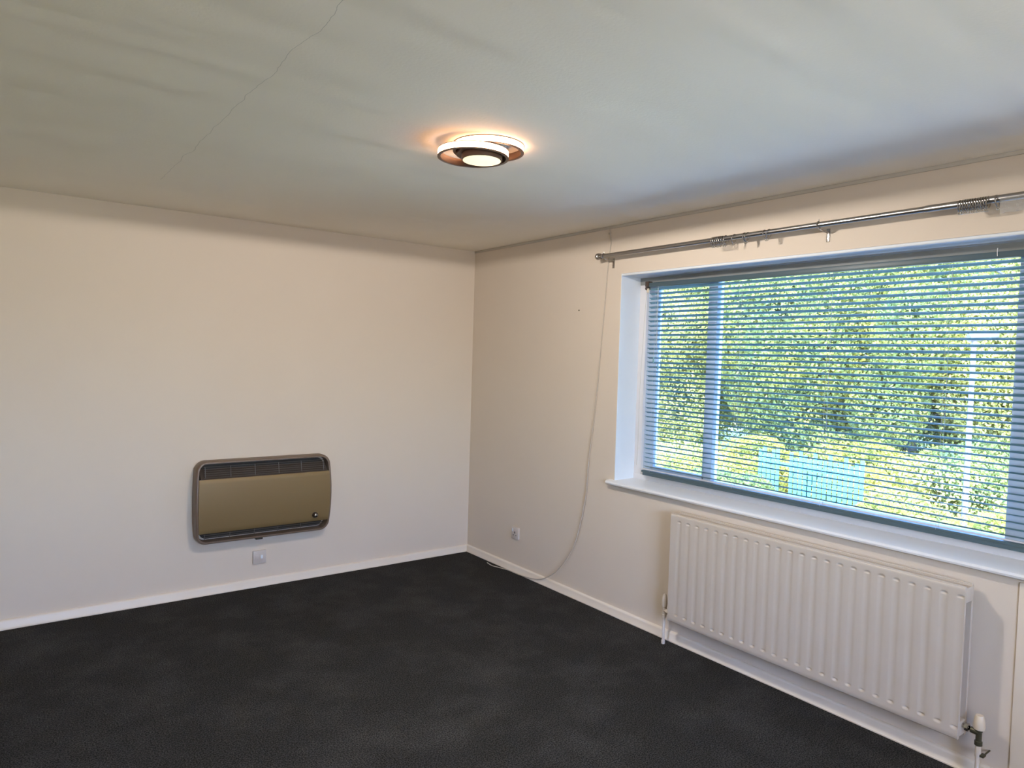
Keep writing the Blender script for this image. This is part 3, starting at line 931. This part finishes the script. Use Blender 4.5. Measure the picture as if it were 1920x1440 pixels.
l_o = bpy.data.objects.new('lamp_downlight', l_d)
COL.objects.link(l_o)
l_o.location = (LD[0], LD[1], 2.314)

# ------------------------------------------------------------------ garden beyond the window
GZ = -2.7
bm = NB()
N = 40
for i in range(N + 1):
    for k in range(N + 1):
        x = 0.6 + 60 * i / N; y = -25 + 70 * k / N
        d = math.hypot(x, y)
        z = GZ + 0.12 * math.sin(x * 0.7) * math.cos(y * 0.5) + 0.9 * sstep(20, 32, d)
        bm.verts.new((x, y, z))
bm.verts.ensure_lookup_table()
for i in range(N):
    for k in range(N):
        a = i * (N + 1) + k
        bm.faces.new((bm.verts[a], bm.verts[a + N + 1], bm.verts[a + N + 2], bm.verts[a + 1]))
tag(finish(bm, 'lawn', M['lawn']), 'sunlit lawn below the window', kind='structure')

bm = NB()  # slabs added out of view to bounce daylight up to the ceiling
for i in range(7):
    for k in range(14):
        box(bm, 0.42 + i * 1.2, 1.60 + i * 1.2, -16 + k * 2.4, -13.62 + k * 2.4, GZ + 0.13, GZ + 0.20)
tag(finish(bm, 'bounce_slabs', M['bounce_slab'], smooth=False), 'unseen pale slabs added at the foot of the house wall to bounce daylight indoors', kind='structure')

def leaf_cloud(name, m_, n, rx, ry, rz, lumps, size, seed):
    """crown of real leaf quads spread over the lumpy shell of a tree"""
    r_ = np.random.default_rng(seed)
    L = [(np.array([0, 0, 0.0]), 1.0)]
    for _ in range(lumps):
        d = r_.normal(size=3); d /= np.linalg.norm(d)
        L.append((d * 0.62, r_.uniform(0.32, 0.5)))
    which = r_.integers(0, len(L), n)
    cs = np.array([l[0] for l in L])[which]; rs = np.array([l[1] for l in L])[which]
    rs = np.where(which == 0, 0.8, rs)
    d = r_.normal(size=(n, 3)); d /= np.linalg.norm(d, axis=1)[:, None]
    rad = rs * (1 - 0.35 * r_.random(n) ** 1.5)
    P_ = (cs + d * rad[:, None]) * np.array([rx, ry, rz])
    u = r_.normal(size=(n, 3)); u /= np.linalg.norm(u, axis=1)[:, None]
    nn = d * 0.5 + r_.normal(size=(n, 3)) * 0.8
    v_ = np.cross(nn, u); v_ /= np.linalg.norm(v_, axis=1)[:, None]
    s = (size * r_.uniform(0.6, 1.4, n))[:, None]
    V = np.empty((n, 4, 3))
    V[:, 0] = P_ - u * s; V[:, 1] = P_ - v_ * s * 0.6; V[:, 2] = P_ + u * s; V[:, 3] = P_ + v_ * s * 0.6
    me = bpy.data.meshes.new(name)
    me.vertices.add(4 * n); me.vertices.foreach_set('co', V.reshape(-1))
    me.loops.add(4 * n); me.loops.foreach_set('vertex_index', np.arange(4 * n, dtype=np.int32))
    me.polygons.add(n); me.polygons.foreach_set('loop_start', np.arange(0, 4 * n, 4, dtype=np.int32))
    me.polygons.foreach_set('loop_total', np.full(n, 4, dtype=np.int32))
    me.update(); me.validate()
    me.materials.append(m_)
    return me
crowns = [leaf_cloud('foliage', M['leafA'], 125000, 2.9, 2.9, 3.6, 16, 0.043, 1),
          leaf_cloud('foliage', M['leafB'], 125000, 3.0, 3.0, 3.9, 14, 0.043, 2),
          leaf_cloud('foliage', M['leafC'], 115000, 2.6, 2.6, 3.3, 18, 0.041, 3)]
bushes = [leaf_cloud('foliage', M['leafA'], 50000, 1.5, 1.5, 1.05, 9, 0.033, 4),
          leaf_cloud('foliage', M['leafC'], 50000, 1.6, 1.6, 0.95, 9, 0.033, 5),
          leaf_cloud('foliage', M['leafB'], 50000, 1.5, 1.5, 1.1, 9, 0.033, 6)]
def trunk_mesh():
    bm = NB()
    tube(bm, [(0, 0, -0.2), (0.05, 0, 1.2), (-0.05, 0.08, 2.6), (0.05, 0, 4.4), (0.0, 0.1, 6.6)], [0.24, 0.19, 0.16, 0.10, 0.03], seg=10)
    for k in range(7):
        a = k * 2.4; z = 2.2 + k * 0.55
        tube(bm, [(0, 0, z), (math.cos(a) * 0.9, math.sin(a) * 0.9, z + 0.7), (math.cos(a) * 1.9, math.sin(a) * 1.9, z + 1.1)], [0.08, 0.05, 0.02], seg=6)
    me = bpy.data.meshes.new('trunk'); bm.to_mesh(me); bm.free(); me.shade_smooth(); me.materials.append(M['bark'])
    return me
TR = trunk_mesh()
def az(px, dist, h=0.0):
    """garden point at a given bearing and distance"""
    d = CF + CR * ((px - 960) / FPX); d = Vector((d.x, d.y, 0)).normalized()
    return Vector((CAM.x + d.x * dist, CAM.y + d.y * dist, GZ + h))
def tree(px, dist, kind, sc_, rz, label, zc=4.6):
    p_ = az(px, dist)
    p_.z = GZ + 0.9 * sstep(20, 32, math.hypot(p_.x, p_.y))
    e = thing('tree', label, 'tree', p_, group='trees beyond the window')
    e.scale = (sc_, sc_, sc_); e.rotation_euler = (0, 0, rz)
    c_ = bpy.data.objects.new('foliage', crowns[kind]); COL.objects.link(c_); c_.parent = e; c_.location = (0, 0, zc); c_['kind'] = 'stuff'
    t_ = bpy.data.objects.new('trunk', TR); COL.objects.link(t_); t_.parent = e
front = [(1215, 23, 2, 1.0, 0.3, 'pale leafy tree at the far left of the view through the blind'),
         (1345, 25, 1, 1.05, 1.4, 'green leafy tree directly behind the left window mullion'),
         (1470, 24, 1, 1.10, 2.0, 'darker green tree just left of the middle of the big pane'),
         (1590, 25, 0, 1.10, 3.1, 'yellow green tree in the middle of the big pane'),
         (1710, 23.5, 1, 1.05, 4.4, 'green tree left of the street lamp in the big pane'),
         (1830, 25, 0, 1.1, 5.0, 'yellow green tree directly behind the street lamp'),
         (1960, 23, 2, 1.05, 0.9, 'pale leafy tree behind the right window mullion')]
for a in front: tree(*a)
back = [(1280, 31, 0, 1.35, 0.5, 'tall tree in the second row, seen above the left pane'),
        (1420, 33, 2, 1.15, 1.1, 'pale tall tree in the second row behind the two green trees at left'),
        (1540, 31, 0, 1.45, 2.6, 'tall yellow green tree in the second row behind the middle of the big pane'),
        (1680, 32, 2, 1.50, 3.7, 'pale tall tree in the second row rising left of the street lamp'),
        (1820, 31, 1, 1.40, 4.1, 'tall green tree in the second row rising over the street lamp'),
        (1960, 32, 2, 1.40, 5.7, 'tall pale tree in the second row at the far right of the view')]
for a in back: tree(*a)
def bush(px, dist, kind, sc_, label, h=0.75):
    p_ = az(px, dist)
    e = thing('bush', label, 'bush', p_, group='bushes below the trees')
    e.scale = (sc_, sc_, sc_); e.rotation_euler = (0, 0, px * 0.01)
    c_ = bpy.data.objects.new('foliage', bushes[kind]); COL.objects.link(c_); c_.parent = e; c_.location = (0, 0, h); c_['kind'] = 'stuff'
bl_ = [(1215, 14, 1, 1.2, 'pale bush at bottom left behind the left pane'),
       (1300, 17, 0, 1.25, 'yellow green bush left of the left mullion'),
       (1375, 15.5, 2, 1.1, 'green bush just right of the left mullion, left of the teal fence'),
       (1290, 20, 1, 1.35, 'larger pale bush further back behind the left mullion'),
       (1400, 21, 0, 1.35, 'bush behind the left end of the teal fence'),
       (1530, 23, 2, 1.45, 'green bush behind the middle of the teal fence'),
       (1665, 21, 0, 1.35, 'yellow green bush just right of the teal fence'),
       (1760, 20, 1, 1.40, 'pale bush to the left of the street lamp'),
       (1870, 21, 2, 1.40, 'green bush to the right of the street lamp'),
       (1700, 14.5, 0, 1.05, 'low yellow green bush in front, left of the lamp post foot'),
       (1800, 13, 1, 1.1, 'low pale bush in front of the lamp post foot'),
       (1910, 14, 0, 1.2, 'low bush in front at bottom right')]
for a in bl_: bush(*a)

# teal picket fence
f0, f1 = az(1432, 19.0), az(1625, 17.4)
fn_ = thing('teal_fence', 'turquoise picket fence low in the garden behind the blind', 'fence', (f0 + f1) / 2)
fn_.location.z = GZ + 0.15
dirv = (f1 - f0); Lf = dirv.length; dirv.normalize()
ang = math.atan2(dirv.y, dirv.x)
bm = NB(); box(bm, -0.045, 0.045, -0.012, 0.012, 0.0, 1.95, bev=0.004)
me = bpy.data.meshes.new('picket'); bm.to_mesh(me); bm.free(); me.materials.append(M['teal'])
npk = 22
for i in range(npk):
    if i in (5, 6): continue
    o = bpy.data.objects.new('picket', me); COL.objects.link(o); o.parent = fn_
    s = (i / (npk - 1) - 0.5) * Lf
    o.location = (dirv.x * s, dirv.y * s, 0); o.rotation_euler = (0, 0, ang)
    o.scale = (1, 1, 1.0 + 0.05 * math.sin(i * 2.2))
for z in (0.5, 1.6):
    bm = NB(); box(bm, -Lf / 2, Lf / 2, 0.012, 0.04, z, z + 0.09)
    me2 = bpy.data.meshes.new('rail'); bm.to_mesh(me2); bm.free(); me2.materials.append(M['teal'])
    o = bpy.data.objects.new('rail', me2); COL.objects.link(o); o.parent = fn_; o.rotation_euler = (0, 0, ang)

# street lamp
b0 = az(1822, 15.2)
sl = thing('street_lamp', 'pale grey street lamp post standing in the garden beyond the blind', 'street lamp', b0)
bm = NB()
tube(bm, [(b0.x, b0.y, GZ - 0.1), (b0.x, b0.y, GZ + 1.0), (b0.x, b0.y, GZ + 4.85)], [0.062, 0.055, 0.040], seg=14)
finish(bm, 'lamp_post', M['postpaint'], sl)
bm = NB()
hx = CR.x, CR.y
tube(bm, [(b0.x - 0.10 * hx[0], b0.y - 0.10 * hx[1], GZ + 4.86), (b0.x + 0.08 * hx[0], b0.y + 0.08 * hx[1], GZ + 4.90), (b0.x + 0.42 * hx[0], b0.y + 0.42 * hx[1], GZ + 4.93)], [0.07, 0.10, 0.05], seg=12)
finish(bm, 'lamp_head', M['postpaint'], sl)
